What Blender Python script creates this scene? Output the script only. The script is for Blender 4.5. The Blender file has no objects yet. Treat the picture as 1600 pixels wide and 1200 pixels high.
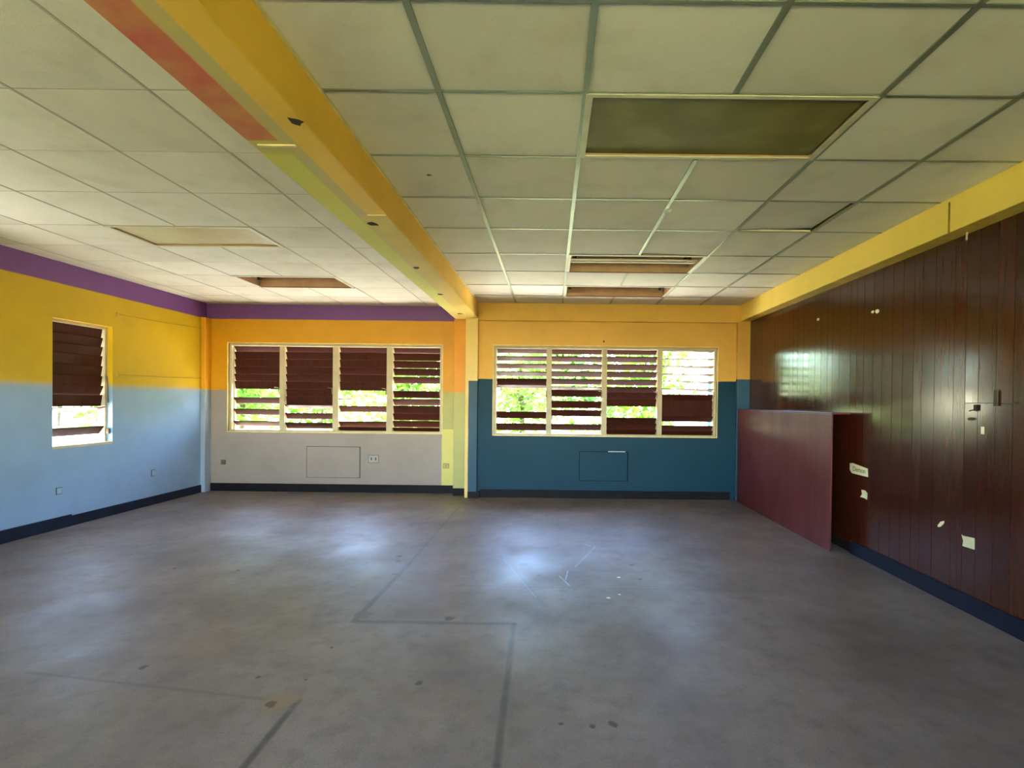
import bpy, bmesh, math, random
from mathutils import Vector, Matrix
random.seed(7)
sc = bpy.context.scene
COL = sc.collection

# ------------------------------------------------------------------ camera
F, CX, CY = 800.0, 862.0, 635.7          # focal length and principal point, 1600x1200 frame
HC, PIT, ROL = 1.35, -0.011, 0.011
cp, sp = math.cos(PIT), math.sin(PIT)
_fw = Vector((0, cp, sp)); _up0 = Vector((0, -sp, cp)); _rt0 = Vector((1, 0, 0))
_rt = _rt0 * math.cos(ROL) + _up0 * math.sin(ROL)
_up = _up0 * math.cos(ROL) - _rt0 * math.sin(ROL)
CAM = Vector((0, 0, HC))
cd = bpy.data.cameras.new('camera'); cam = bpy.data.objects.new('camera', cd); COL.objects.link(cam)
cd.sensor_width = 36; cd.lens = 36 * F / 1600
cd.shift_x = -(CX - 800) / 1600; cd.shift_y = (CY - 600) / 1600
cd.clip_start = 0.05; cd.clip_end = 300
m3 = Matrix((_rt, _up, -_fw)).transposed()
cam.matrix_world = Matrix.Translation(CAM) @ m3.to_4x4()
sc.camera = cam

# ------------------------------------------------------------------ world, sun, exposure
w = bpy.data.worlds.new('sky'); sc.world = w; w.use_nodes = True
nt = w.node_tree; bg = nt.nodes['Background']
sky = nt.nodes.new('ShaderNodeTexSky'); sky.sky_type = 'NISHITA'
sky.sun_disc = False; sky.sun_elevation = math.radians(58); sky.sun_rotation = math.radians(-42)
sky.air_density = 1.0; sky.dust_density = 0.4; sky.ozone_density = 3.0
nt.links.new(sky.outputs[0], bg.inputs[0]); bg.inputs[1].default_value = 1.8
sd = bpy.data.lights.new('sun', 'SUN'); sun = bpy.data.objects.new('sun', sd); COL.objects.link(sun)
sd.energy = 26.0; sd.angle = math.radians(0.6); sd.color = (1.0, 0.95, 0.86)
sun.rotation_euler = Vector((0.5, -0.55, -1.35)).to_track_quat('-Z', 'Y').to_euler()
sun.location = (-6, 14, 14)
sc.view_settings.view_transform = 'Standard'; sc.view_settings.look = 'None'
sc.view_settings.gamma = 1.0; sc.view_settings.use_curve_mapping = False
sc.view_settings.exposure = 2.34
sc.cycles.use_denoising = True
sc.cycles.max_bounces = 12; sc.cycles.diffuse_bounces = 7; sc.cycles.glossy_bounces = 4
sc.cycles.sample_clamp_indirect = 0.0; sc.cycles.caustics_reflective = False

# ------------------------------------------------------------------ pixel helpers
def ray(u, v): return _fw + _rt * ((u - CX) / F) - _up * ((v - CY) / F)
def on(axis, val, u, v):
    d = ray(u, v); t = (val - CAM[axis]) / d[axis]; return CAM + d * t
def on_x(u, v, X): return on(0, X, u, v)
def on_y(u, v, Y): return on(1, Y, u, v)
def on_z(u, v, Z=0.0): return on(2, Z, u, v)

# room planes (metres)
ZC, ZB = 2.705, 2.485            # ceiling tiles, underside of beams
XL, XR, XB = -4.99, 2.735, 2.60  # left wall, right wall, face of right beam
YBL, YBR, YF = 7.405, 7.145, -2.2
ZD = ZC + 0.42                   # deck above the tiles
T = 0.16                         # wall thickness
MBL, MBR = -1.36, -1.03         # middle beam

# ------------------------------------------------------------------ materials
def lin(c):
    return tuple(((x / 255) / 12.92 if x / 255 <= 0.04045 else ((x / 255 + 0.055) / 1.055) ** 2.4) for x in c[:3]) + (1.0,)
class NB:
    def __init__(s, name):
        s.m = bpy.data.materials.new(name); s.m.use_nodes = True
        s.t = s.m.node_tree; s.n = s.t.nodes; s.l = s.t.links
        s.b = s.n['Principled BSDF']
        s.g = s.n.new('ShaderNodeNewGeometry')
        s.pos = s.g.outputs['Position']
    def sock(s, node, i, v):
        if hasattr(v, 'is_linked') or hasattr(v, 'links'): s.l.new(v, node.inputs[i])
        else: node.inputs[i].default_value = v
    def math(s, op, a, b=0.0, clamp=False):
        n = s.n.new('ShaderNodeMath'); n.operation = op; n.use_clamp = clamp
        s.sock(n, 0, a); s.sock(n, 1, b); return n.outputs[0]
    def vmath(s, op, a, b=(0, 0, 0), scale=None):
        n = s.n.new('ShaderNodeVectorMath'); n.operation = op
        s.sock(n, 0, a)
        if op == 'SCALE': s.sock(n, 'Scale', scale)
        elif op != 'LENGTH': s.sock(n, 1, b)
        return n.outputs['Value'] if op in ('LENGTH', 'DOT_PRODUCT', 'DISTANCE') else n.outputs[0]
    def mix(s, fac, a, b, blend='MIX'):
        n = s.n.new('ShaderNodeMix'); n.data_type = 'RGBA'; n.blend_type = blend
        s.sock(n, 0, fac); s.sock(n, 6, a); s.sock(n, 7, b); return n.outputs[2]
    def noise(s, scale, detail=4, rough=0.6, vec=None, stretch=None):
        n = s.n.new('ShaderNodeTexNoise'); n.inputs['Scale'].default_value = scale
        n.inputs['Detail'].default_value = detail; n.inputs['Roughness'].default_value = rough
        v = vec or s.pos
        if stretch:
            mp = s.n.new('ShaderNodeMapping'); mp.inputs['Scale'].default_value = stretch
            s.l.new(v, mp.inputs[0]); v = mp.outputs[0]
        s.l.new(v, n.inputs['Vector']); return n.outputs[0]
    def remap(s, v, a, b, c, d):
        n = s.n.new('ShaderNodeMapRange'); n.interpolation_type = 'SMOOTHSTEP'
        s.sock(n, 0, v)
        for i, x in enumerate((a, b, c, d)): n.inputs[i + 1].default_value = x
        return n.outputs[0]
    def bump(s, h, strength, dist=0.01):
        n = s.n.new('ShaderNodeBump'); n.inputs['Strength'].default_value = strength
        n.inputs['Distance'].default_value = dist; s.l.new(h, n.inputs['Height'])
        s.l.new(n.outputs[0], s.b.inputs['Normal'])
    def done(s, col, rough=0.7, spec=0.5, metal=0.0):
        s.sock(s.b, 'Base Color', col); s.sock(s.b, 'Roughness', rough)
        s.b.inputs['Specular IOR Level'].default_value = spec; s.b.inputs['Metallic'].default_value = metal
        return s.m

def plain(name, c, rough=0.7, var=0.12, scale=9, bump=0.1, spec=0.4, metal=0.0, stretch=None):
    k = NB(name); c = lin(c)
    n = k.noise(scale, 5, 0.6, stretch=stretch)
    dark = tuple(x * (1 - var) for x in c[:3]) + (1,); lite = tuple(min(1, x * (1 + var)) for x in c[:3]) + (1,)
    col = k.mix(k.remap(n, 0.3, 0.7, 0, 1), dark, lite)
    if bump: k.bump(k.noise(scale * 9, 3), bump, 0.004)
    return k.done(col, rough, spec, metal)

def paint(name, base, zones, rough=0.55, wob=0.006, var=0.08, spec=0.4):
    """Painted masonry: base colour overridden by zones ((x0,x1),(y0,y1),(z0,z1),colour[,edge])."""
    k = NB(name); col = lin(base)
    sep = k.n.new('ShaderNodeSeparateXYZ'); k.l.new(k.pos, sep.inputs[0])
    wn = k.math('MULTIPLY', k.math('SUBTRACT', k.noise(5, 3), 0.5), wob * 2)
    ax = [k.math('ADD', sep.outputs[i], wn) for i in range(3)]
    for zn in zones:
        mask = None; e = zn[4] if len(zn) > 4 else 0.004
        for i in range(3):
            if zn[i] is None: continue
            lo, hi = zn[i]
            for v, sgn in ((lo, 1), (hi, -1)):
                if v is None: continue
                q = k.remap(ax[i], v - e, v + e, 0 if sgn > 0 else 1, 1 if sgn > 0 else 0)
                mask = q if mask is None else k.math('MULTIPLY', mask, q)
        col = k.mix(mask, col, lin(zn[3]))
    grime = k.remap(k.noise(2.2, 6, 0.65), 0.35, 0.75, 1 + var * 0.4, 1 - var)
    cmb = k.n.new('ShaderNodeCombineColor')
    for i in range(3): k.l.new(grime, cmb.inputs[i])
    col = k.mix(1.0, col, cmb.outputs[0], 'MULTIPLY')
    k.bump(k.noise(60, 4), 0.12, 0.004)
    return k.done(col, rough, spec)

# ------------------------------------------------------------------ mesh helpers
class MB:
    def __init__(s): s.v = []; s.f = []
    def box(s, x0, x1, y0, y1, z0, z1):
        x0, x1 = sorted((x0, x1)); y0, y1 = sorted((y0, y1)); z0, z1 = sorted((z0, z1))
        o = len(s.v)
        s.v += [(x0, y0, z0), (x1, y0, z0), (x1, y1, z0), (x0, y1, z0), (x0, y0, z1), (x1, y0, z1), (x1, y1, z1), (x0, y1, z1)]
        s.f += [tuple(o + i for i in q) for q in ((0, 3, 2, 1), (4, 5, 6, 7), (0, 1, 5, 4), (1, 2, 6, 5), (2, 3, 7, 6), (3, 0, 4, 7))]
        return s
    def poly_prism(s, pts, off):
        """extrude closed polygon pts (3d) by vector off"""
        o = len(s.v); n = len(pts)
        s.v += [tuple(p) for p in pts] + [tuple(Vector(p) + Vector(off)) for p in pts]
        s.f += [tuple(o + i for i in range(n)), tuple(o + n + i for i in reversed(range(n)))]
        s.f += [(o + i, o + n + i, o + n + (i + 1) % n, o + (i + 1) % n) for i in range(n)]
        return s
    def tube(s, pts, r, n=6):
        pts = [Vector(p) for p in pts]; o = len(s.v)
        for i, p in enumerate(pts):
            d = (pts[min(i + 1, len(pts) - 1)] - pts[max(i - 1, 0)]).normalized()
            a = d.orthogonal().normalized(); b = d.cross(a)
            for k in range(n):
                t = 2 * math.pi * k / n; s.v.append(tuple(p + a * (r * math.cos(t)) + b * (r * math.sin(t))))
        for i in range(len(pts) - 1):
            for k in range(n):
                s.f.append((o + i * n + k, o + i * n + (k + 1) % n, o + (i + 1) * n + (k + 1) % n, o + (i + 1) * n + k))
        s.f.append(tuple(o + k for k in range(n))); s.f.append(tuple(o + (len(pts) - 1) * n + k for k in reversed(range(n))))
        return s
    def mesh(s, name):
        me = bpy.data.meshes.new(name); me.from_pydata(s.v, [], s.f)
        bm = bmesh.new(); bm.from_mesh(me); bmesh.ops.recalc_face_normals(bm, faces=bm.faces); bm.to_mesh(me); bm.free()
        return me
    def obj(s, name, mat, parent=None, bevel=0.0):
        o = bpy.data.objects.new(name, s.mesh(name)); COL.objects.link(o)
        o.data.materials.append(mat)
        if parent: o.parent = parent
        if bevel:
            b = o.modifiers.new('bevel', 'BEVEL'); b.width = bevel; b.segments = 2; b.limit_method = 'ANGLE'
        return o
def empty(name, loc=(0, 0, 0)):
    o = bpy.data.objects.new(name, None); COL.objects.link(o); o.location = loc; o.empty_display_size = 0.1; return o
def tag(o, label, cat, group=None):
    o['label'] = label; o['category'] = cat
    if group: o['group'] = group
    return o
def struct(o, label=None):
    o['kind'] = 'structure'
    if label: o['label'] = label
    return o
def child(o, parent):
    """parent without moving (parent may sit away from the origin)"""
    o.parent = parent; o.matrix_parent_inverse = Matrix.Translation(-Vector(parent.location)); return o

# =================================================================== FLOOR
def floor_mat():
    k = NB('floor_concrete')
    n1 = k.noise(1.3, 6, 0.6); n2 = k.noise(9, 5, 0.65); n3 = k.noise(140, 2)
    c = k.mix(k.remap(n1, 0.3, 0.7, 0, 1), lin((114, 101, 95)), lin((143, 130, 122)))
    c = k.mix(k.math('MULTIPLY', k.remap(n2, 0.42, 0.75, 0, 1), 0.45), c, lin((88, 79, 72)))
    c = k.mix(k.math('MULTIPLY', k.remap(n3, 0.48, 0.72, 0, 1), 0.4), c, lin((70, 66, 63)))
    br = k.noise(6, 4)
    def seg(p, q, wd, soft):
        a = on_z(*p); b = on_z(*q); a.z = b.z = 0
        ab = b - a
        pa = k.vmath('SUBTRACT', k.pos, tuple(a))
        t = k.math('DIVIDE', k.vmath('DOT_PRODUCT', pa, tuple(ab)), ab.length_squared, clamp=True)
        pr = k.vmath('SCALE', tuple(ab), scale=t)
        d = k.vmath('LENGTH', k.vmath('SUBTRACT', pa, pr))
        d = k.math('ADD', d, k.math('MULTIPLY', k.math('SUBTRACT', n2, 0.5), wd * 1.2))
        return k.remap(d, wd * (1 - soft), wd * (1 + soft), 1, 0)
    def put(c, mask, col, amt):
        mk = k.math('MULTIPLY', mask, k.remap(br, 0.25, 0.6, amt * 0.55, amt))
        return k.mix(mk, c, lin(col))
    for p, q, wd, amt in (((726, 782), (640, 880), .014, .4), ((640, 880), (556, 968), .02, .7), ((553, 971), (803, 975), .02, .7),
                          ((803, 975), (776, 1196), .015, .75), ((776, 1196), (768, 1300), .015, .7), ((466, 1094), (370, 1212), .015, .95), ((40, 1050), (418, 1093), .010, .35),
                          ((706, 915), (1262, 925), .006, .5), ((780, 868), (852, 948), .016, .35)):
        c = put(c, seg(p, q, wd, 0.6), (60, 57, 59), amt * .85)
    for p, q, wd, amt in (((787, 874), (838, 934), .007, .25), ((874, 900), (890, 915), .005, .75), ((887, 892), (884, 906), .005, .75),
                          ((899, 886), (930, 854), .005, .45), ((914, 851), (922, 853), .008, .5)):
        c = put(c, seg(p, q, wd, 0.5), (190, 190, 198), amt)
    dots = [(624, 869, 5), (622, 877, 4), (616, 897, 4), (372, 891, 3), (819, 882, 7), (842, 899, 3), (987, 883, 4), (1001, 905, 4), (206, 866, 3), (273, 888, 3),
            (703, 966, 8), (655, 1067, 6), (877, 1131, 4), (926, 1135, 5), (958, 1131, 7), (223, 1043, 6), (404, 1058, 4), (478, 1062, 3), (518, 1012, 3)]
    def dot(u, v, px):
        a = on_z(u, v); a.z = 0; r = px * a.y / F * 1.3
        d = k.vmath('DISTANCE', k.pos, tuple(a))
        d = k.math('ADD', d, k.math('MULTIPLY', k.math('SUBTRACT', k_n4, 0.5), r * 1.6))
        return k.remap(d, r * 0.55, r, 1, 0)
    k_n4 = k.noise(26, 3)
    for u, v, px in dots: c = k.mix(k.math('MULTIPLY', dot(u, v, px), 0.85), c, lin((58, 54, 55)))
    for u, v, px, cc in ((569, 960, 14, (104, 90, 76)), (438, 1096, 26, (140, 118, 88)), (424, 1100, 9, (78, 62, 48))): c = k.mix(k.math('MULTIPLY', dot(u, v, px), 0.85), c, lin(cc))
    for u, v, px in ((967, 902, 3), (951, 934, 3), (968, 929, 2)): c = k.mix(dot(u, v, px), c, lin((220, 220, 225)))
    rr = k.remap(k.noise(2.0, 5), 0.3, 0.7, 0.38, 0.55)
    k.bump(k.math('ADD', k.math('MULTIPLY', n2, 0.6), k.math('MULTIPLY', n3, 0.25)), 0.16, 0.006)
    return k.done(c, rr, 0.55)
M_floor = floor_mat()
struct(MB().box(XL - T, XR + T, YF - T, YBL + T, -0.2, 0).obj('floor', M_floor), 'worn grey concrete floor with old partition marks')

# =================================================================== WALLS
Z610 = on_y(520, 611, YBL).z; Z595 = on_y(930, 594, YBR).z
Z500 = on_y(520, 500, YBL).z
Y_LEFT, B_LEFT, PURP = (202, 164, 16), (138, 164, 192), (116, 70, 132)
wl1 = [on_x(82, 497, XL), on_x(176, 510, XL), on_x(80, 700, XL), on_x(176, 691, XL)]
W0 = (wl1[0].y, wl1[1].y, (wl1[2].z + wl1[3].z) / 2, (wl1[0].z + wl1[1].z) / 2)      # y0,y1,z0,z1
a, b = on_y(357, 536, YBL), on_y(690, 677, YBL); W1 = (a.x, b.x, b.z, a.z)
a, b = on_y(772, 540, YBR), on_y(1119, 683, YBR); W2 = (a.x, b.x, b.z, a.z)
# unseen openings added to light the room: left wall and behind the camera
W3 = (2.55, 3.55, 0.85, 2.05); W4 = (0.2, 1.2, 0.85, 2.05)
W5 = (-4.4, -2.1, 0.80, 2.25); W6 = (0.6, 2.5, 0.80, 2.25); D1 = (-1.5, 0.1, 0.0, 2.25)

def wall_with_holes(name, axis, plane, thick, lo, hi, z0, z1, holes, mat):
    """wall slab with rectangular openings; axis 'x' = wall plane at x, runs along y"""
    mb = MB(); cuts = sorted(holes)
    def add(p, q, a, b):
        if q - p < 1e-4 or b - a < 1e-4: return
        if axis == 'x': mb.box(plane, plane + thick, p, q, a, b)
        else: mb.box(p, q, plane, plane + thick, a, b)
    cur = lo
    for (p, q, a, b) in cuts:
        add(cur, p, z0, z1); add(p, q, z0, a); add(p, q, b, z1); cur = q
    add(cur, hi, z0, z1)
    return struct(mb.obj(name, mat))
M_wl = paint('paint_wall_left', Y_LEFT, [(None, None, (None, Z610), B_LEFT, .05), (None, None, (Z500, None), PURP, .006)], 0.5)
M_wbl = paint('paint_wall_back_left', (214, 150, 14), [(None, None, (None, Z610), (156, 138, 124)), (None, None, (Z500, None), PURP, .004),
              ((W1[1] + .004, None), None, (None, Z610), (176, 168, 96)), ((W1[1] + .004, -1.33), None, (None, on_y(700, 671, YBL).z), (214, 198, 104))], 0.5)
M_wbr = paint('paint_wall_back_right', (222, 172, 78), [(None, None, (None, Z595), (14, 58, 74))], 0.6, spec=.25)
M_wf = paint('paint_wall_front', (222, 190, 90), [(None, None, (None, 1.4), (150, 165, 175))], 0.5)
wall_with_holes('wall_left', 'x', XL, -T, YF, YBL, 0, ZD, [W0, W3, W4], M_wl)
wall_with_holes('wall_back_left', 'y', YBL, T, XL - T, -1.12, 0, ZD, [W1], M_wbl)
wall_with_holes('wall_back_right', 'y', YBR, T + (YBL - YBR), -1.12, XR + T, 0, ZD, [W2], M_wbr)
wall_with_holes('wall_front', 'y', YF, -T, XL - T, XR + T, 0, ZD, [W5, W6, D1], M_wf)
M_door = plain('door_green_grey', (120, 130, 120), .5)
dr = struct(MB().box(D1[0], D1[0] + .05, YF - T, YF, 0, 2.25).box(D1[1] - .05, D1[1], YF - T, YF, 0, 2.25).box(D1[0] + .05, D1[1] - .05, YF - T, YF, 2.2, 2.25).obj('added_door_1', M_door), 'unseen open doorway added behind the camera to light the room')  # doorway out of view, added to let in more light
MB().box(D1[0] + .01, D1[0] + .05, YF - T - .8, YF - T, .02, 2.2).obj('added_door_leaf', M_door, dr)
MB().box(D1[1] - .05, D1[1] - .01, YF - T - .8, YF - T, .02, 2.2).obj('added_door_leaf', M_door, dr)

# right wall: panelled, each board its own piece
def wood(name, c1, c2, rough, spec=0.5, seed=0.0):
    k = NB(name)
    oi = k.n.new('ShaderNodeObjectInfo')
    off = k.n.new('ShaderNodeCombineXYZ'); k.l.new(k.math('MULTIPLY', oi.outputs['Random'], 40), off.inputs[1])
    v = k.vmath('ADD', k.pos, off.outputs[0])
    g = k.noise(7, 6, 0.65, vec=v, stretch=(6, 6, 0.35)); g2 = k.noise(40, 3, 0.6, vec=v, stretch=(4, 4, 0.12))
    c = k.mix(k.remap(g, 0.25, 0.75, 0, 1), lin(c1), lin(c2))
    c = k.mix(k.math('MULTIPLY', k.remap(g2, 0.45, 0.8, 0, 1), 0.2), c, tuple(x * 0.6 for x in lin(c1)[:3]) + (1,))
    tint = k.remap(oi.outputs['Random'], 0, 1, 0.9, 1.1)
    cmb = k.n.new('ShaderNodeCombineColor')
    for i in range(3): k.l.new(tint, cmb.inputs[i])
    c = k.mix(1.0, c, cmb.outputs[0], 'MULTIPLY')
    rr = k.remap(k.noise(3, 4, vec=v, stretch=(1, 1, .3)), 0.3, 0.7, rough * 0.8, rough * 1.25)
    return k.done(c, rr, spec)
M_wood = wood('mahogany_panel', (58, 23, 11), (68, 30, 15), 0.17, 0.52)
M_backing = plain('dark_backing', (22, 15, 12), 0.8)
wr = struct(MB().box(XR + 0.012, XR + T, YF, YBR, 0, ZD).obj('wall_right', M_backing), 'dark mahogany board-panelled wall')
pat = [0, .106, .236, .356, .486, .606, .726, .816, .941, 1.116, 1.214]
ZCUT = on_x(1540, 630, XR).z
seam0 = 4.606; GAP = 0.0019
for s in range(-3, 6):
    top = seam0 - s * 1.214
    for i in range(10):
        y1 = top - pat[i]; y0 = top - pat[i + 1]
        g1 = GAP * (1.6 if i == 0 else 1)
        y1 = min(y1, YBR - 0.05); y0 = max(y0, YF)
        if y1 - y0 < 0.02: continue
        dx = random.uniform(-0.0005, 0.0005)
        zs = [(0.09, ZB + 0.02)] if s != 1 else [(0.09, ZCUT - .002), (ZCUT + .002, ZB + 0.02)]
        for z0, z1 in zs:
            p = MB().box(XR + dx, XR + 0.012, y0 + GAP, y1 - g1, z0, z1).obj('board', M_wood, wr)
            p.rotation_euler = (0, 0, 0)

# =================================================================== BASEBOARDS
M_base = plain('navy_baseboard', (26, 30, 46), 0.55, 0.25, 5, spec=0.2)
M_base2 = plain('black_brown_baseboard', (24, 21, 22), 0.6, 0.25, 5, spec=.15)
ystep = on_x(110, 806, XL).y
struct(MB().box(XL, XL + .014, ystep, YBL - .13, 0, .105).box(XL, XL + .018, YF, ystep, 0, .12).obj('baseboard_left', M_base))
struct(MB().box(XL, -1.33, YBL - .016, YBL, 0, .115).obj('baseboard_back_left', M_base2))
struct(MB().box(-0.99, 2.5, YBR - .016, YBR, 0, .11).obj('baseboard_back_right', M_base2))
struct(MB().box(XR - .014, XR + 0.012, YF, 4.64, 0, .115).obj('baseboard_right', M_base))
struct(MB().box(XL, D1[0], YF, YF + .014, 0, .11).box(D1[1], XR, YF, YF + .014, 0, .11).obj('baseboard_front', M_base))

# =================================================================== BEAMS AND COLUMNS
gold, lime, pale = (240, 188, 56), (206, 206, 78), (196, 178, 112)
yr = on_z(416, 220, ZB).y; yl = on_z(586, 336, ZB).y
M_beam = paint('paint_middle_beam', gold, [
    ((None, -1.218), (None, None), (None, ZB + .002), lime, .004),
    ((-1.218, -1.148), None, (None, ZB + .002), pale, .004),
    ((-1.218, None), (yl, None), (None, ZB + .002), (216, 184, 84), .004),
    ((None, -1.218), (None, yr), (None, ZB + .002), (206, 54, 66), .006),
    ((None, -1.218), (yr, yr + .12), (None, ZB + .002), (186, 168, 96), .02),
    (None, (6.4, None), None, (232, 200, 110), .5)], 0.5, 0.004)
bm_o = struct(MB().box(MBL, MBR, YF, 7.19, ZB, ZD).obj('trim_1', M_beam, bevel=0.006), 'yellow concrete beam with red and lime paint strips underneath')
M_hole = plain('chipped_hole', (62, 44, 26), 0.9)
def blob_prism(c, ru, rv, U, V, N, th, n=9, jag=0.35):
    pts = []
    for i in range(n):
        t = 2 * math.pi * i / n; k = 1 + random.uniform(-jag, jag)
        pts.append(Vector(c) + Vector(U) * (ru * k * math.cos(t)) + Vector(V) * (rv * k * math.sin(t)))
    return MB().poly_prism(pts, Vector(N) * th)
for (u, v) in ((462, 190), (583, 350), (650, 418), (688, 460), (719, 490)):
    c = on_z(u, v, ZB)
    if c.x > MBR - .02: c.x = MBR - .03
    blob_prism(c, .03, .03, (1, 0, 0), (0, 1, 0), (0, 0, -1), .0025).obj('chipped_hole', M_hole, bm_o)
MB().box(-1.33, -1.16, yr + .03, yr + .045, ZB - .006, ZB).obj('paint_lip', plain('cream_lip', (225, 205, 150), .6), bm_o)
MB().box(-1.148, MBR, yl - .006, yl + .004, ZB - .005, ZB).obj('paint_lip', bpy.data.materials['cream_lip'], bm_o)
# thin light bead where beam meets the tiles
MB().box(MBR, MBR + .012, YF, YBR, ZC - .012, ZC).obj('edge_bead', plain('bead_cream', (222, 208, 140), .5), bm_o)

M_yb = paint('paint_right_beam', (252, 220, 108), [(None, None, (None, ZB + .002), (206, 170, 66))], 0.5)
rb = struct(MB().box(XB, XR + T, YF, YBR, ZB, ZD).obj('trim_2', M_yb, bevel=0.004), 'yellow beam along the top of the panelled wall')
c0, c1 = on_x(1484, 312, XB), on_x(1486, 366, XB)
MB().box(XB - .004, XB, c0.y - .006, c0.y + .006, ZB, ZC - .02).obj('crack', plain('beam_crack', (150, 118, 44), .8), rb)
c0 = on_x(1511, 371, XR - .03)
tag(MB().tube([(XR - .03, c0.y, ZB), (XR - .032, c0.y, ZB - .02), (XR - .028, c0.y + .006, ZB - .05)], .006).obj('hook', plain('hook_white', (205, 195, 180), .5)),
    'small white hook hanging under the yellow beam at far right', 'hook')
# shallow beam along the back-right wall
struct(MB().box(-1.03, XB, YBR - .05, YBR, on_y(930, 503, YBR).z, ZD).obj('trim_3', M_wbr, bevel=.004))
# columns
Z595c = on_y(738, 595, 7.08).z
M_col = paint('paint_middle_column', (230, 196, 112), [((on_y(732, 600, 7.08).x, None), None, (None, Z595c), (22, 66, 84))], 0.5)
struct(MB().box(on_y(727, 600, 7.08).x, on_y(746, 600, 7.08).x, 7.08, YBR + .1, 0, ZD - .05).obj('trim_4', M_col, bevel=.004), 'narrow cream and blue column under the middle beam')
M_col2 = paint('paint_column_step', (220, 148, 26), [(None, None, (None, Z610), (178, 170, 98))], 0.5)
struct(MB().box(on_y(709, 600, 7.25).x, -1.15, 7.25, YBL, .1, ZB + .01).obj('trim_5', M_col2, bevel=.004))
struct(MB().box(on_y(709, 600, 7.25).x, -1.19, 7.235, YBL, 0, .1).obj('baseboard_column', M_base2))
struct(MB().box(on_y(732, 600, 7.07).x, -.99, 7.068, YBR, 0, .085).obj('baseboard_middle', M_base2))
struct(MB().box(on_y(1152, 600, YBR - .06).x, XR + .02, YBR - .06, YBR, 0, ZB).obj('trim_6', paint('paint_right_pilaster', (214, 162, 70),
       [(None, None, (None, Z595 + .03), (44, 84, 104))], .45), bevel=.004))
struct(MB().box(XL, XL + .065, YBL - .13, YBL, 0, Z500).obj('trim_7', paint('paint_left_pilaster', (224, 160, 28), [(None, None, (None, Z610), (150, 160, 170))], .5), bevel=.004))

# =================================================================== CEILING
M_deck = plain('plenum_deck', (90, 84, 76), 0.9)
ceil = struct(MB().box(XL - 1.0, XR + 1.0, YF - 1.1, YBL + 1.0, ZD, ZD + .15).obj('ceiling', M_deck), 'suspended ceiling of square off-white tiles')  # overhang past the walls is unseen eaves, added to keep sun out
def tile_mat():
    k = NB('ceiling_tile'); oi = k.n.new('ShaderNodeObjectInfo')
    c = k.mix(oi.outputs['Random'], lin((216, 210, 192)), lin((230, 225, 208)))
    c = k.mix(k.math('MULTIPLY', k.remap(k.noise(3, 5), .45, .75, 0, 1), .35), c, lin((184, 174, 148)))
    k.bump(k.noise(90, 3), .25, .004)
    return k.done(c, .85, .25)
M_tile = tile_mat()
M_bar = plain('tee_bar', (150, 158, 138), 0.38, 0.08, 4, 0, 0.5, 0.55)
M_barL = plain('tee_bar_left', (178, 168, 152), 0.6, 0.05, 4, 0, 0.4, 0.0)
RC = [MBR, -.511, .134, .788, 1.43, 2.035, XB]
RR = [YF, -1.92, -1.31, -.70, -.09, .52, 1.13, 1.746, 2.261, 2.855, 3.443, 4.051, 4.736, 5.377, 6.005, 6.6, YBR]
LC = [XL, -4.75, -4.17, -3.58, -3.0, -2.41, -1.80, MBL]
LR = [YF, -1.85, -1.25, -.65, -.05, .55, 1.15, 1.75, 2.28, 2.85, 3.42, 4.08, 4.62, 5.15, 5.70, 6.26, 6.83, YBL]
skipR = {(2, 8), (3, 8), (2, 12), (3, 12), (2, 14), (3, 14)}
skipL = {(3, 11), (4, 11), (3, 14), (4, 14)}
def tiles(C, R, skip, bay):
    for i in range(len(C) - 1):
        for j in range(len(R) - 1):
            if (i, j) in skip: continue
            cx, cy = (C[i] + C[i + 1]) / 2, (R[j] + R[j + 1]) / 2
            gp = .006 if bay == 'R' else .002; hx, hy = (C[i + 1] - C[i]) / 2 - gp, (R[j + 1] - R[j]) / 2 - gp
            if hx < .02: continue
            sag = random.uniform(0, .012) if bay == 'L' else random.uniform(0, .004)
            n = 4; mb = MB()
            # slightly bellied underside
            for a in range(n + 1):
                for b in range(n + 1):
                    p, q = a / n * 2 - 1, b / n * 2 - 1
                    mb.v.append((p * hx, q * hy, -sag * (1 - p * p) * (1 - q * q)))
            for a in range(n):
                for b in range(n):
                    o = a * (n + 1) + b; mb.f.append((o, o + n + 1, o + n + 2, o + 1))
            k0 = len(mb.v)
            mb.v += [(-hx, -hy, .015), (hx, -hy, .015), (hx, hy, .015), (-hx, hy, .015)]
            mb.f += [(k0, k0 + 1, k0 + 2, k0 + 3)]
            c_ = [0, n * (n + 1), n * (n + 1) + n, n]
            mb.f += [(c_[0], c_[1], k0 + 1, k0), (c_[1], c_[2], k0 + 2, k0 + 1), (c_[2], c_[3], k0 + 3, k0 + 2), (c_[3], c_[0], k0, k0 + 3)]
            o = mb.obj('ceiling_tile', M_tile, ceil)
            dz = .003; rx = random.uniform(-.004, .004); ry = random.uniform(-.004, .004)
            if bay == 'R' and (i, j) == (4, 10): rx, ry, dz = .012, -.035, .014      # lifted corner
            if bay == 'R' and (i, j) == (3, 11): ry, dz = .02, .008
            if bay == 'R' and (i, j) == (2, 13): rx, ry, dz = -.02, .012, .006
            o.location = (cx, cy, ZC + dz); o.rotation_euler = (rx, ry, 0)
tiles(RC, RR, skipR, 'R'); tiles(LC, LR, skipL, 'L')
fixR = [(2, 4, 8), (2, 4, 12), (2, 4, 14)]
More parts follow.
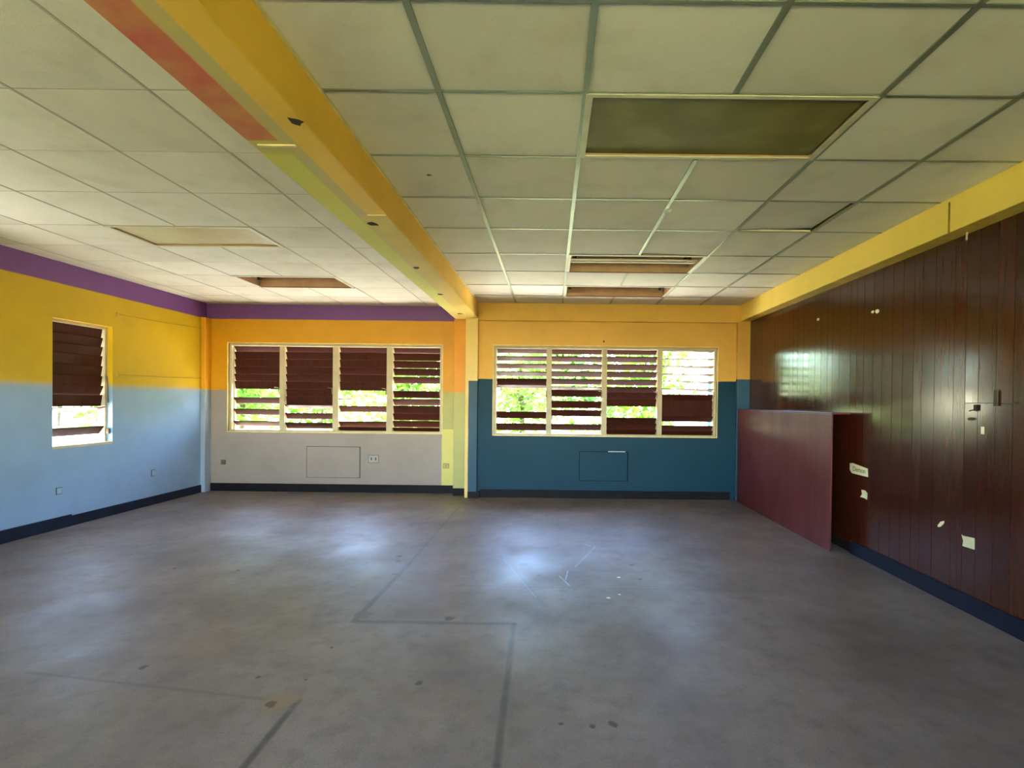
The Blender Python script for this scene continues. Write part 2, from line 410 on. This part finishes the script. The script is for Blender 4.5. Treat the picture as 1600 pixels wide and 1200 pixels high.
def bars(C, R, wide, narrow, mat, splits, zoff=0.0):
    for i, x in enumerate(C[1:-1], 1):
        # a centre line stops at the fixtures that straddle it
        runs = []; cur = R[0]
        for (a, b, j) in splits:
            if a < i < b:
                runs.append((cur, R[j] - wide / 2)); cur = R[j + 1] + wide / 2
        runs.append((cur, R[-1]))
        for y0, y1 in runs:
            MB().box(x - wide / 2, x + wide / 2, y0, y1, ZC - .004 + zoff, ZC + .002 + zoff).obj('tee_bar', mat, ceil)
    for j, y in enumerate(R[1:-1], 1):
        for i in range(len(C) - 1):
            x0, x1 = C[i] + wide / 2, C[i + 1] - wide / 2
            if x1 - x0 < .03: continue
            MB().box(x0, x1, y - narrow / 2, y + narrow / 2, ZC - .002 + zoff, ZC + .0015 + zoff).obj('cross_tee', mat, ceil)
bars(RC, RR, .026, .016, M_bar, fixR)
bars(LC, LR, .014, .007, M_barL, [(3, 5, 11), (3, 5, 14)], .0045)
for nm, x0, x1, y in (('wall_angle', MBR, XB, YBR - .05), ('wall_angle', XL, MBL, YBL)):
    MB().box(x0, x1, y - .012, y, ZC - .004, ZC + .001).obj(nm, M_barL, ceil)
# little square of tape on a cross bar
c = on_z(1044, 330, ZC - .006)
MB().box(c.x - .025, c.x + .02, c.y - .03, c.y + .03, ZC - .007, ZC - .0045).obj('tape', plain('tape_pale', (214, 222, 180), .5), ceil)
c = on_z(670, 274, ZC - .004)
blob_prism((c.x, c.y, ZC - .001), .014, .01, (1, 0, 0), (0, 1, 0), (0, 0, -1), .002).obj('chip', M_hole, ceil)

# =================================================================== LIGHT FIXTURES
M_house = plain('troffer_enamel', (188, 152, 120), 0.45, .12, 6, 0, .4)
M_rim = plain('troffer_rim', (206, 200, 172), 0.4, .08, 6, 0, .5)
M_rust = plain('troffer_rust', (120, 70, 48), 0.7, .25, 14)
M_sock = plain('socket', (60, 52, 46), .5)
def diffuser_mat(name, c1, c2, rough=.3):
    k = NB(name); c = k.mix(k.remap(k.noise(2.2, 4), .35, .65, 0, 1), lin(c1), lin(c2))
    return k.done(c, rough, .5)
def troffer(x0, x1, y0, y1, label, cover=None, rails=0):
    e = tag(empty('ceiling_light', ((x0 + x1) / 2, (y0 + y1) / 2, ZC)), label, 'light fixture', 'recessed ceiling lights')
    x0 += .014; x1 -= .014; y0 += .014; y1 -= .014; d = .13
    def P(mb, name, mat, par=None, bev=0):
        o = mb.obj(name, mat, None, bev); child(o, e) if par is None else None
        if par is not None: o.parent = par; o.matrix_parent_inverse = Matrix.Translation(-Vector(e.location))
        return o
    t = .004
    mb = MB().box(x0, x1, y0, y0 + t, ZC, ZC + d).box(x0, x1, y1 - t, y1, ZC, ZC + d).box(x0, x0 + t, y0 + t, y1 - t, ZC, ZC + d).box(x1 - t, x1, y0 + t, y1 - t, ZC, ZC + d).box(x0, x1, y0, y1, ZC + d, ZC + d + t)
    P(mb, 'housing', M_house)
    P(MB().box(x0 - .012, x1 + .012, y0 - .012, y0 + .012, ZC - .006, ZC).box(x0 - .012, x0 + .02, y0 + .012, y1 - .012, ZC - .006, ZC)
      .box(x1 - .02, x1 + .012, y0 + .012, y1 - .012, ZC - .006, ZC), 'rim', M_rim)
    P(MB().box(x0 - .012, x1 + .012, y1 - .014, y1 + .012, ZC - .006, ZC), 'rear_rim', M_rust if cover is None else M_rim)
    if cover:
        P(MB().box(x0 + .02, x1 - .02, y0 + .012, y1 - .014, ZC + .012, ZC + .016), 'diffuser', cover)
    else:
        for sx in (x0 + .05, x1 - .09):
            for sy in (.25, .5, .75):
                yy = y0 + (y1 - y0) * sy
                P(MB().box(sx, sx + .03, yy - .012, yy + .012, ZC + .05, ZC + d), 'lamp_socket', M_sock)
        P(MB().box(x0 + .06, x1 - .06, (y0 + y1) / 2 - .05, (y0 + y1) / 2 + .05, ZC + d - .035, ZC + d), 'ballast_cover', M_house, bev=.006)
        for i in range(rails):
            yy = y0 + (y1 - y0) * (.40 + .14 * i)
            P(MB().box(x0 + .01, x1 - .01, yy - .012, yy + .012, ZC + .022, ZC + .034), 'rail', M_rim)
    return e
troffer(RC[2], RC[4], RR[8], RR[9], 'large olive-stained light panel in the near right ceiling', diffuser_mat('diffuser_olive', (104, 98, 46), (128, 122, 66), .55))
troffer(RC[2], RC[4], RR[12], RR[13], 'open recessed ceiling light with pale rails, nearer of two open ones on the right', None, 2)
troffer(RC[2], RC[4], RR[14], RR[15], 'open recessed ceiling light closest to the right back window', None, 0)
troffer(LC[3], LC[5], LR[11], LR[12], 'yellow-stained light panel in the left ceiling', diffuser_mat('diffuser_cream', (206, 196, 150), (196, 172, 120), .5))
troffer(LC[3], LC[5], LR[14], LR[15], 'open recessed ceiling light in the left bay above the purple band', None, 0)

# =================================================================== WINDOWS
M_fr = plain('window_cream', (196, 178, 140), .5, .08, 6)
M_frY = plain('window_reveal_yellow', (206, 170, 70), .5, .08, 6)
M_slat = wood('louver_brown', (58, 22, 11), (74, 32, 18), .55, .15)
M_lever = plain('lever_metal', (120, 104, 84), .4, .1, 8, 0, .5, .6)
def slat_mesh(L, ch, th=.010):
    # lens-like louver blade along x, chord along z before tilting
    n = 8; mb = MB(); prof = []
    for i in range(n):
        t = 2 * math.pi * i / n; prof.append((th / 2 * math.sin(t), ch / 2 * math.cos(t) * (1 if abs(math.cos(t)) > .9 else 1.15 * 1)))
    prof = [(th / 2, -ch * .42), (th / 2, ch * .42), (th * .2, ch / 2), (-th * .2, ch / 2), (-th / 2, ch * .42), (-th / 2, -ch * .42), (-th * .2, -ch / 2), (th * .2, -ch / 2)]
    pts = [Vector((-L / 2, y, z)) for y, z in prof]
    return mb.poly_prism(pts, (L, 0, 0)).mesh('louver_slat')
CH = .112
_cache = {}
def slat(parent, ctr, L, h, along='x', sgn=1):
    key = round(L, 3)
    if key not in _cache:
        me = slat_mesh(L, CH); me.materials.append(M_slat); _cache[key] = me
    o = bpy.data.objects.new('louver_slat', _cache[key]); COL.objects.link(o); o.parent = parent
    tilt = math.acos(max(.08, min(.988, h / CH)))
    o.location = ctr; o.scale.z = max(1.0, h * 1.07 / CH)
    # inner edge up: rotate about the blade's own axis
    rz = 0 if along == 'x' else math.pi / 2
    o.rotation_euler = (sgn * tilt, 0, rz)
    return o
def px_slats(rows, scale, oy): return [(oy + a / scale, oy + b / scale) for a, b in rows]
def back_window(name, W, Y, panes, label, hb):
    x0, x1, z0, z1 = W; yf = Y + .085
    fr = MB().box(x0, x0 + .035, Y + .02, Y + .14, z0, z1).box(x1 - .035, x1, Y + .02, Y + .14, z0, z1).box(x0 + .035, x1 - .035, Y + .02, Y + .14, z1 - .035, z1)
    win = struct(fr.obj(name, M_fr, bevel=.004), label)
    MB().box(x0 + .035, x1 - .035, Y + .01, Y + .14, z0, z0 + .02).obj('window_sill', M_fr, win)
    # raised moulding round the opening
    MB().box(x0 - .012, x1 + .012, Y - .008, Y + .01, z1, z1 + .014).box(x0 - .014, x0, Y - .008, Y + .01, z0 - .012, z1).box(x1, x1 + .012, Y - .008, Y + .01, z0 - .012, z1).box(x0, x1, Y - .008, Y + .01, z0 - .014, z0).obj('moulding', plain(name + '_moulding', (232, 206, 130) , .5) if hb else M_fr, win)
    xs = []
    for pi, (ua, ub, rows) in enumerate(panes):
        um = (ua + ub) / 2
        xa, xb = on_y(ua, 600, yf).x, on_y(ub, 600, yf).x
        xs.append((xa, xb))
        for va, vb in rows:
            za, zb = on_y(um, va, yf).z, on_y(um, vb, yf).z
            o = slat(win, ((xa + xb) / 2, yf, (za + zb) / 2), xb - xa - .006, za - zb)
            if (round(va) * 7 + pi) % 3 == 0: o.rotation_euler.y = random.uniform(-.006, .006)
    for (a, b), (c_, d) in zip(xs[:-1], xs[1:]):
        MB().box(b + .001, c_ - .001, Y + .035, Y + .12, z0 + .02, z1 - .035).obj('mullion', M_fr, win, bevel=.003)
    for (a, b) in xs:
        MB().tube([(b - .004, Y + .03, (z0 + z1) / 2 - .09), (b - .004, Y + .02, (z0 + z1) / 2 + .0)], .007).tube([(b - .004, Y + .02, (z0 + z1) / 2), (b - .055, Y + .0, (z0 + z1) / 2 + .008)], .005).obj('operator_lever', M_lever, win)
    for (a, b) in xs:
        for xx in (a, b):
            MB().box(xx - .006, xx + .006, yf - .012, yf + .012, z0 + .02, z1 - .035).obj('blade_channel', M_fr, win)
    return win
S = 7.272
p1 = px_slats([(112, 182), (182, 266), (266, 350), (350, 433), (433, 515), (515, 600), (698, 766), (828, 895), (965, 1022)], S, 525)
p2 = px_slats([(108, 185), (185, 268), (268, 352), (352, 437), (437, 520), (520, 605), (605, 690), (690, 780), (782, 822), (875, 945), (983, 1052)], S, 525)
p3 = px_slats([(115, 190), (190, 275), (275, 360), (360, 440), (440, 525), (525, 618), (718, 726), (795, 865), (970, 1040), (1034, 1098)], S, 525)
p4 = px_slats([(122, 195), (200, 282), (287, 366), (372, 450), (468, 540), (625, 705), (718, 788), (795, 880), (880, 960), (965, 1040), (1040, 1102)], S, 525)
back_window('window_1', W1, YBL, [(367.2, 439.4, p1), (447.4, 521.9, p2), (531, 605.5, p3), (614.9, 688.5, p4)],
            'four-bay louvered window in the yellow and grey back wall', True)
q1 = px_slats([(138, 193), (232, 280), (318, 368), (405, 452), (485, 552), (552, 590), (858, 935), (992, 1072)], S, 525)
q2 = px_slats([(142, 207), (235, 292), (322, 378), (405, 463), (490, 550), (578, 614), (614, 690), (738, 820), (840, 912), (1000, 1070)], S, 525)
q3 = px_slats([(145, 212), (238, 298), (325, 388), (408, 472), (498, 560), (580, 648), (646, 718), (715, 800), (928, 998), (992, 1066), (1060, 1130)], S, 525)
q4 = px_slats([(170, 182), (262, 272), (344, 364), (434, 454), (516, 538), (602, 626), (665, 745), (740, 830), (825, 915), (912, 975), (1018, 1086), (1076, 1146)], S, 525)
back_window('window_2', W2, YBR, [(776.2, 854.2, q1), (861.5, 940, q2), (947.7, 1025.8, q3), (1033.7, 1113.8, q4)],
            'four-bay louvered window in the yellow and blue back wall', True)
# left wall window
def side_window(name, W, X, rows, label, u=None):
    y0, y1, z0, z1 = W; xf = X - .10
    fr = MB().box(X - .14, X - .06, y0, y0 + .03, z0, z1).box(X - .14, X - .06, y1 - .03, y1, z0, z1).box(X - .14, X - .06, y0 + .03, y1 - .03, z1 - .03, z1)
    win = struct(fr.obj(name, M_fr, bevel=.003), label)
    MB().box(X - .14, X + .004, y0, y1, z0 - .015, z0 + .012).obj('window_sill', M_fr, win)
    L = y1 - y0 - .066
    for za, zb in rows: slat(win, (xf, (y0 + y1) / 2, (za + zb) / 2), L, za - zb, 'y', 1)
    MB().tube([(X - .05, y1 - .02, (z0 + z1) / 2 + .10), (X - .03, y1 - .03, (z0 + z1) / 2), (X - .04, y1 - .012, (z0 + z1) / 2 - .2)], .006).obj('operator_lever', M_lever, win)
    MB().box(X - .05, X - .02, y1 - .03, y1 - .004, z0 + .10, z0 + .16).obj('operator_box', M_lever, win)
    return win
rows = []
uu = 90
for a, b in [(115, 205), (202, 288), (284, 370), (366, 458), (455, 548), (545, 635), (630, 712), (712, 808), (815, 845), (985, 1056)]:
    va, vb = 480 + a / 5.217, 480 + b / 5.217
    rows.append((on_x(uu, va, XL - .1).z, on_x(uu, vb, XL - .1).z))
side_window('window_3', W0, XL, rows, 'single narrow louvered window in the left wall')
def open_rows(z0, z1, h): 
    n = int((z1 - z0 - .06) / .1); return [(z0 + .08 + i * .1 + h / 2, z0 + .08 + i * .1 - h / 2) for i in range(n)]
side_window('added_window_4', W3, XL, open_rows(W3[2], W3[3], .095), 'unseen louvered window added nearer the camera in the left wall for light')  # unseen window, added as a light opening
side_window('added_window_5', W4, XL, open_rows(W4[2], W4[3], .104), 'unseen louvered window added beside the camera in the left wall for light')  # another added opening out of view, for daylight from the left
for nm, W in (('added_window_6', W5), ('added_window_7', W6)):  # unseen windows added behind the camera to brighten the room
    x0, x1, z0, z1 = W
    win = struct(MB().box(x0, x0 + .04, YF - .13, YF - .03, z0, z1).box(x1 - .04, x1, YF - .13, YF - .03, z0, z1).box(x0 + .04, x1 - .04, YF - .13, YF - .03, z1 - .04, z1).box(x0 + .04, x1 - .04, YF - .13, YF - .03, z0, z0 + .03).obj(nm, M_fr), 'unseen open louvered window added behind the camera to light the room')
    wpan = (x1 - x0 - .08) / 3
    for i in range(3):
        xa = x0 + .04 + i * wpan
        if i: MB().box(xa - .02, xa + .02, YF - .12, YF - .04, z0 + .03, z1 - .04).obj('mullion', M_fr, win)
        for za, zb in open_rows(z0, z1, .03): slat(win, (xa + wpan / 2, YF - .08, (za + zb) / 2), wpan - .05, za - zb, 'x', -1)

# =================================================================== LOW BURGUNDY BOXING
M_burg = wood('burgundy_ply', (92, 38, 36), (112, 51, 48), .38, .4)
M_dark = plain('box_inner_shade', (20, 12, 10), .8)  # near-black colour puts the cavity's shade into studs and end panel
XP = on_z(1296, 862).x; YP0 = on_z(1296, 862).y; YP1 = 7.02; ZP = on_x(1296, 645, XP).z
box = tag(empty('boxed_partition', (XP + .1, (YP0 + YP1) / 2, 0)), 'low burgundy plywood boxing standing against the dark panelled wall', 'partition')
def bp(mb, name, mat, bev=0): o = mb.obj(name, mat, None, bev); return child(o, box)
bp(MB().box(XP, XP + .014, YP0, YP1, 0, ZP - .014), 'front_panel', M_burg, .002)
bp(MB().box(XP, XR - .004, YP0, YP1, ZP - .014, ZP), 'top_board', M_burg, .002)
for yy in (YP0 + .7, (YP0 + YP1) / 2, YP1 - .06):
    bp(MB().box(XP + .014, XP + .06, yy, yy + .04, 0, ZP - .014), 'stud', M_dark)
bp(MB().box(XP + .06, XR - .02, YP0 + .74, YP0 + .754, 0, ZP - .014), 'end_panel', M_dark)

# =================================================================== WALL BITS
M_paper = plain('paper_cream', (226, 220, 176), .8, .05, 20)
M_ink = plain('ink', (70, 66, 48), .8)
def flat_poly_x(pix, name, mat, X=XR, th=.0015, parent=None):
    pts = [on_x(u, v, X - .0018) for u, v in pix]
    return MB().poly_prism(pts, (-th, 0, 0)).obj(name, mat, parent)
lab = tag(flat_poly_x([(1328, 724), (1332.5, 723.5), (1347, 729), (1356, 732.5), (1356.5, 745.5), (1342, 742), (1331, 739), (1328, 734)], 'name_label', M_paper),
          'small cream hand-lettered paper label on the dark panelling', 'label')
def lettering(txt, u, v, size, X, parent):
    cu = bpy.data.curves.new('lettering', 'FONT'); cu.body = txt; cu.size = size; cu.align_x = 'CENTER'; cu.align_y = 'CENTER'; cu.extrude = .0003
    ob = bpy.data.objects.new('lettering', cu); COL.objects.link(ob)
    dg = bpy.context.evaluated_depsgraph_get(); me = bpy.data.meshes.new_from_object(ob.evaluated_get(dg))
    bpy.data.objects.remove(ob)
    o = bpy.data.objects.new('lettering', me); COL.objects.link(o); me.materials.clear(); me.materials.append(M_ink)
    p = on_x(u, v, X)
    # text runs from far to near along -y, facing -x
    o.matrix_world = Matrix.Translation(p) @ Matrix(((0, 0, -1), (-1, 0, 0), (0, 1, 0))).to_4x4()
    o.parent = parent
    return o
lettering('Demon', 1342, 734.5, .062, XR - .0036, lab)
tag(flat_poly_x([(1346, 765), (1352, 766.5), (1355.5, 771), (1355, 781), (1350, 778), (1344, 776.5), (1347, 772)], 'paper_scrap', M_paper), 'torn cream paper scrap below the small paper label', 'paper')
tag(flat_poly_x([(1465, 821), (1470, 815), (1475.5, 814), (1475, 818), (1470, 823), (1466, 823.5)], 'paper_scrap', M_paper), 'tiny torn paper scrap on the panelling left of the square note', 'paper')
tag(flat_poly_x([(1502.5, 835), (1505, 837), (1523, 841), (1523, 859), (1504, 853), (1505, 845)], 'paper_note', M_paper), 'square cream paper note low on the dark panelling at far right', 'paper')
tag(flat_poly_x([(1533, 667), (1538, 667), (1538, 679), (1533, 678)], 'paper_strip', M_paper), 'small pale paper strip below the wall catch', 'paper')
for (u, v, r, lb) in ((1278.5, 499, 2.2, 'single white putty spot high on the panelling'), (1363.5, 487.5, 2.3, 'smaller of two white putty spots under the yellow beam'), (1371, 486.5, 3.0, 'larger of two white putty spots under the yellow beam')):
    c = on_x(u, v, XR - .0018); rr = r * c.y / F
    tag(blob_prism(c, rr * 1.6, rr, (0, 1, 0), (0, 0, 1), (-1, 0, 0), .003, 9, .15).obj('putty_spot', plain('putty', (230, 226, 205), .7)), lb, 'putty spot')
# catch on the cut board line
c = on_x(1525.5, 637, XR - .002)
k = tag(empty('wall_catch', c), 'small black metal catch on the panelling beside the board joint', 'catch')
M_blk = plain('black_metal', (24, 22, 18), .4, .1, 8, 0, .5, .5)
for o in (MB().box(c.x - .012, c.x, c.y - .014, c.y + .008, c.z - .02, c.z + .02).obj('plate', M_blk), MB().tube([(c.x - .012, c.y + .006, c.z - .014), (c.x - .02, c.y + .03, c.z - .022)], .004).obj('bolt', M_blk)): child(o, k)
c = on_x(1519, 655, XR - .002)
tag(blob_prism(c, .03, .01, (0, 1, 0), (0, 0, 1), (-1, 0, 0), .003).obj('tape_mark', plain('old_tape', (60, 56, 34), .6)), 'dark old tape mark under the wall catch', 'tape')
c = on_x(1558, 622, XR - .002)
tag(MB().box(c.x - .012, c.x, c.y - .014, c.y + .014, c.z - .05, c.z + .05).obj('cover_plate', plain('cover_brown', (58, 40, 22), .4), bevel=.003), 'narrow brown cover plate on the panelling at far right', 'cover plate')

# outlets
M_hb = plain('outlet_dark', (70, 62, 52), .6)
def outlet(u, v, plane, val, wpx, hpx, mat, label, slots=2):
    c = on(plane, val, u, v); sx = wpx * c.y / F / 2; sz = hpx * c.y / F / 2
    e = tag(empty('wall_outlet', c), label, 'outlet')
    def B(d0, d1, a0, a1, z0, z1):
        if plane == 1: return MB().box(c.x + a0, c.x + a1, c.y - d1, c.y - d0, c.z + z0, c.z + z1)
        return MB().box(c.x + d0, c.x + d1, c.y + a0, c.y + a1, c.z + z0, c.z + z1)
    child(B(0, .003, -sx - .006, sx + .006, -sz - .006, sz + .006).obj('shadow_gap', M_hb), e)
    child(B(.003, .009, -sx, sx, -sz, sz).obj('cover_plate', mat, bevel=.002), e)
    for i in range(slots):
        o = (i - (slots - 1) / 2) * sx * .9
        child(B(.009, .0105, o - sx * .12, o + sx * .12, -sz * .4, sz * .4).obj('slot', M_hb), e)
    return e
M_gw = plain('outlet_grey', (168, 154, 142), .5); M_bw = plain('outlet_blue', (148, 170, 188), .5); M_ow = plain('outlet_ochre', (190, 170, 90), .5); M_brw = plain('outlet_brown', (110, 92, 74), .5)
outlet(584, 717, 1, YBL, 15, 11, M_gw, 'grey painted outlet right of the wall hatch under the left window')
outlet(349, 722, 1, YBL, 6, 6, M_brw, 'small brown outlet near the left back corner', 1)
outlet(697, 728, 1, YBL, 8, 6, M_ow, 'small ochre outlet on the yellow strip beside the column', 1)
# left wall: recessed painted boxes seen by their edges
outlet(239, 739, 0, XL, 6, 9, M_bw, 'blue painted outlet on the left wall nearer the corner', 0)
outlet(92, 767, 0, XL, 8, 9, M_bw, 'blue painted outlet on the left wall below the window', 0)
# hatches
def hatch(u0, v0, u1, v1, Y, mat, gapmat, label):
    a, b = on_y(u0, v0, Y), on_y(u1, v1, Y)
    e = tag(empty('wall_hatch', ((a.x + b.x) / 2, Y, b.z)), label, 'hatch')
    child(MB().box(a.x, b.x, Y - .003, Y, b.z, a.z).obj('shadow_gap', gapmat), e)
    child(MB().box(a.x + .009, b.x - .014, Y - .006, Y - .003, b.z + .006, a.z - .009).obj('cover_board', mat), e)
hatch(479, 697, 563, 747, YBL, M_wbl, M_hb, 'flush grey painted hatch in the wall below the left back window')
hatch(905, 705, 981, 752, YBR, M_wbr, plain('gap_blue', (8, 18, 24), .9, spec=.1), 'flush blue painted hatch in the wall below the right back window')
c = on_y(950, 705.5, YBR)
tag(MB().box(c.x, c.x + .24, YBR - .009, YBR - .006, c.z - .006, c.z + .006).obj('chipped_edge', plain('bare_plaster', (190, 200, 196), .8)), 'pale chipped strip along the top of the blue hatch', 'chipped paint')
c = on_y(943.5, 533.5, YBR)
tag(blob_prism(c, .012, .016, (1, 0, 0), (0, 0, 1), (0, -1, 0), .004).obj('nail_hole', M_hole), 'dark nail hole above the right back window', 'nail hole')
# wires on the left wall
for (pa, pb, lb) in (((184, 491), (316, 513), 'thin upper wire strung along the yellow left wall'), ((184, 585), (316, 591), 'thin lower wire strung along the left wall above the blue')):
    a, b = on_x(*pa, XL + .012), on_x(*pb, XL + .012)
    e = tag(empty('wall_wire', (XL, (a.y + b.y) / 2, a.z)), lb, 'wire')
    mid = (a + b) / 2; mid.z -= .006
    child(MB().tube([a, mid, b], .0022, 5).obj('wire', plain('wire_ochre', (140, 104, 24), .6)), e)
    child(MB().box(XL, XL + .016, a.y - .008, a.y + .008, a.z - .03, a.z + .02).obj('bracket', M_ow), e)
    child(MB().box(XL, XL + .016, b.y - .006, b.y + .006, b.z - .012, b.z + .012).obj('bracket', M_ow), e)

# =================================================================== OUTSIDE
M_grass = plain('grass', (150, 146, 92), .9, .35, 3, .3)
struct(MB().box(-45, 45, -40, 60, -.5, -.25).obj('ground', M_grass), 'sunlit grass outside the windows')
M_apron = plain('bounce_apron_concrete', (196, 190, 174), .85, .1, 2)  # pale slab added outdoors to bounce sunlight up to the ceiling
struct(MB().box(XL - T - 3.0, XR + 4, YBL + T, YBL + T + 2.6, -.25, -.08).box(XL - T - 3.0, XL - T, YF - 2, YBL + T, -.25, -.08).obj('bounce_apron', M_apron), 'pale concrete apron added outside the walls to bounce sunlight indoors')
def leaf_mat(name, c1, c2):
    k = NB(name); c = k.mix(k.remap(k.noise(2.5, 3), .3, .7, 0, 1), lin(c1), lin(c2))
    k.done(c, .55, .3)
    tr = k.n.new('ShaderNodeBsdfTranslucent'); k.l.new(c, tr.inputs[0])
    mx = k.n.new('ShaderNodeMixShader'); mx.inputs[0].default_value = .35
    k.l.new(k.b.outputs[0], mx.inputs[1]); k.l.new(tr.outputs[0], mx.inputs[2])
    k.l.new(mx.outputs[0], k.n['Material Output'].inputs[0]); return k.m
LM = [leaf_mat('leaf_a', (88, 136, 40), (144, 186, 72)), leaf_mat('leaf_b', (84, 128, 30), (138, 176, 58)), leaf_mat('leaf_c', (56, 104, 30), (104, 154, 52))]
M_bark = plain('bark', (92, 76, 58), .9, .3, 12, .4)
def shrub(x, y, h, r, n, mi, label, name='garden_tree', trunk=True, ls=.09):
    z0 = -.25
    e = tag(empty(name, (x, y, z0)), label, 'tree' if trunk else 'bush', 'plants outside the windows')
    rnd = random.Random(hash((round(x * 10), round(y * 10))) & 0xffff)
    if trunk:
        mb = MB(); mb.tube([(x, y, z0), (x + .05, y, z0 + h * .35), (x - .04, y + .05, z0 + h * .7)], .06, 8)
        for i in range(5):
            t = rnd.uniform(0, 6.28); mb.tube([(x, y, z0 + h * .35 + i * .1), (x + r * .6 * math.cos(t), y + r * .6 * math.sin(t), z0 + h * .62 + i * .12)], .022, 5)
        child(mb.obj('trunk', M_bark), e)
    else:
        mb = MB()
        for i in range(6):
            t = rnd.uniform(0, 6.28); mb.tube([(x, y, z0), (x + r * .5 * math.cos(t), y + r * .5 * math.sin(t), z0 + h * .7)], .012, 5)
        child(mb.obj('stems', M_bark), e)
    mb = MB(); zc = z0 + (h * .54 if trunk else h * .5); rz = h * .48 if trunk else h * .5
    cg = lambda sd: max(-.85, min(.85, rnd.gauss(0, sd)))
    cl = [(cg(.42), cg(.42), cg(.45)) for _ in range(max(8, n // 60))]
    for i in range(n):
        c = rnd.choice(cl)
        p = Vector((x + r * (c[0] + rnd.uniform(-.25, .25)), y + r * (c[1] + rnd.uniform(-.25, .25)), max(z0 + .05, zc + rz * (c[2] + rnd.uniform(-.3, .3)))))
        a = Vector((rnd.gauss(0, 1), rnd.gauss(0, 1), rnd.gauss(0, .5))).normalized(); b = a.cross(Vector((rnd.gauss(0, .4), rnd.gauss(0, .4), 1))).normalized()
        s = ls * rnd.uniform(.6, 1.3); o = len(mb.v)
        mb.v += [tuple(p - a * s), tuple(p + b * s * .42), tuple(p + a * s), tuple(p - b * s * .42)]; mb.f.append((o, o + 1, o + 2, o + 3))
    me = bpy.data.meshes.new('foliage'); me.from_pydata(mb.v, [], mb.f); me.materials.append(LM[mi])
    f = bpy.data.objects.new('foliage', me); COL.objects.link(f); child(f, e)
shrub(-7.9, 13.0, 4.2, 1.5, 4200, 0, 'leafy green tree outside the first pane of the left back window', ls=.13)
shrub(-4.3, 14.6, 4.4, 1.5, 4200, 1, 'yellow-green tree outside the middle of the left back window', ls=.13)
shrub(-2.5, 10.8, 1.9, .7, 1500, 2, 'green bush outside the right end of the left back window', 'garden_bush', False)
shrub(-0.8, 13.2, 3.6, 1.4, 3000, 0, 'sunlit tree seen through the big gap of the right back window', ls=.11)
shrub(2.6, 14.6, 4.2, 1.5, 4200, 1, 'pale green tree outside the middle of the right back window', ls=.13)
shrub(6.2, 13.4, 4.0, 1.5, 3000, 2, 'green tree beyond the right end of the right back window', ls=.13)
shrub(1.0, 10.6, 1.5, .55, 1300, 2, 'low green bush outside the first panes of the right back window', 'garden_bush', False)
shrub(-11.0, 7.4, 3.8, 1.5, 3000, 1, 'tree outside the narrow left wall window', ls=.12)
hedge = [(-26, 27), (-13, 29), (0, 30), (13, 29), (26, 27)]
for i, (x, y) in enumerate(hedge):
    shrub(x, y, 8.0, 4.6, 5000, i % 3, ['far tree at the left end of the row behind the garden', 'second far tree from the left behind the garden', 'middle far tree behind the garden', 'fourth far tree from the left behind the garden', 'far tree at the right end of the row behind the garden'][i], ls=.34)
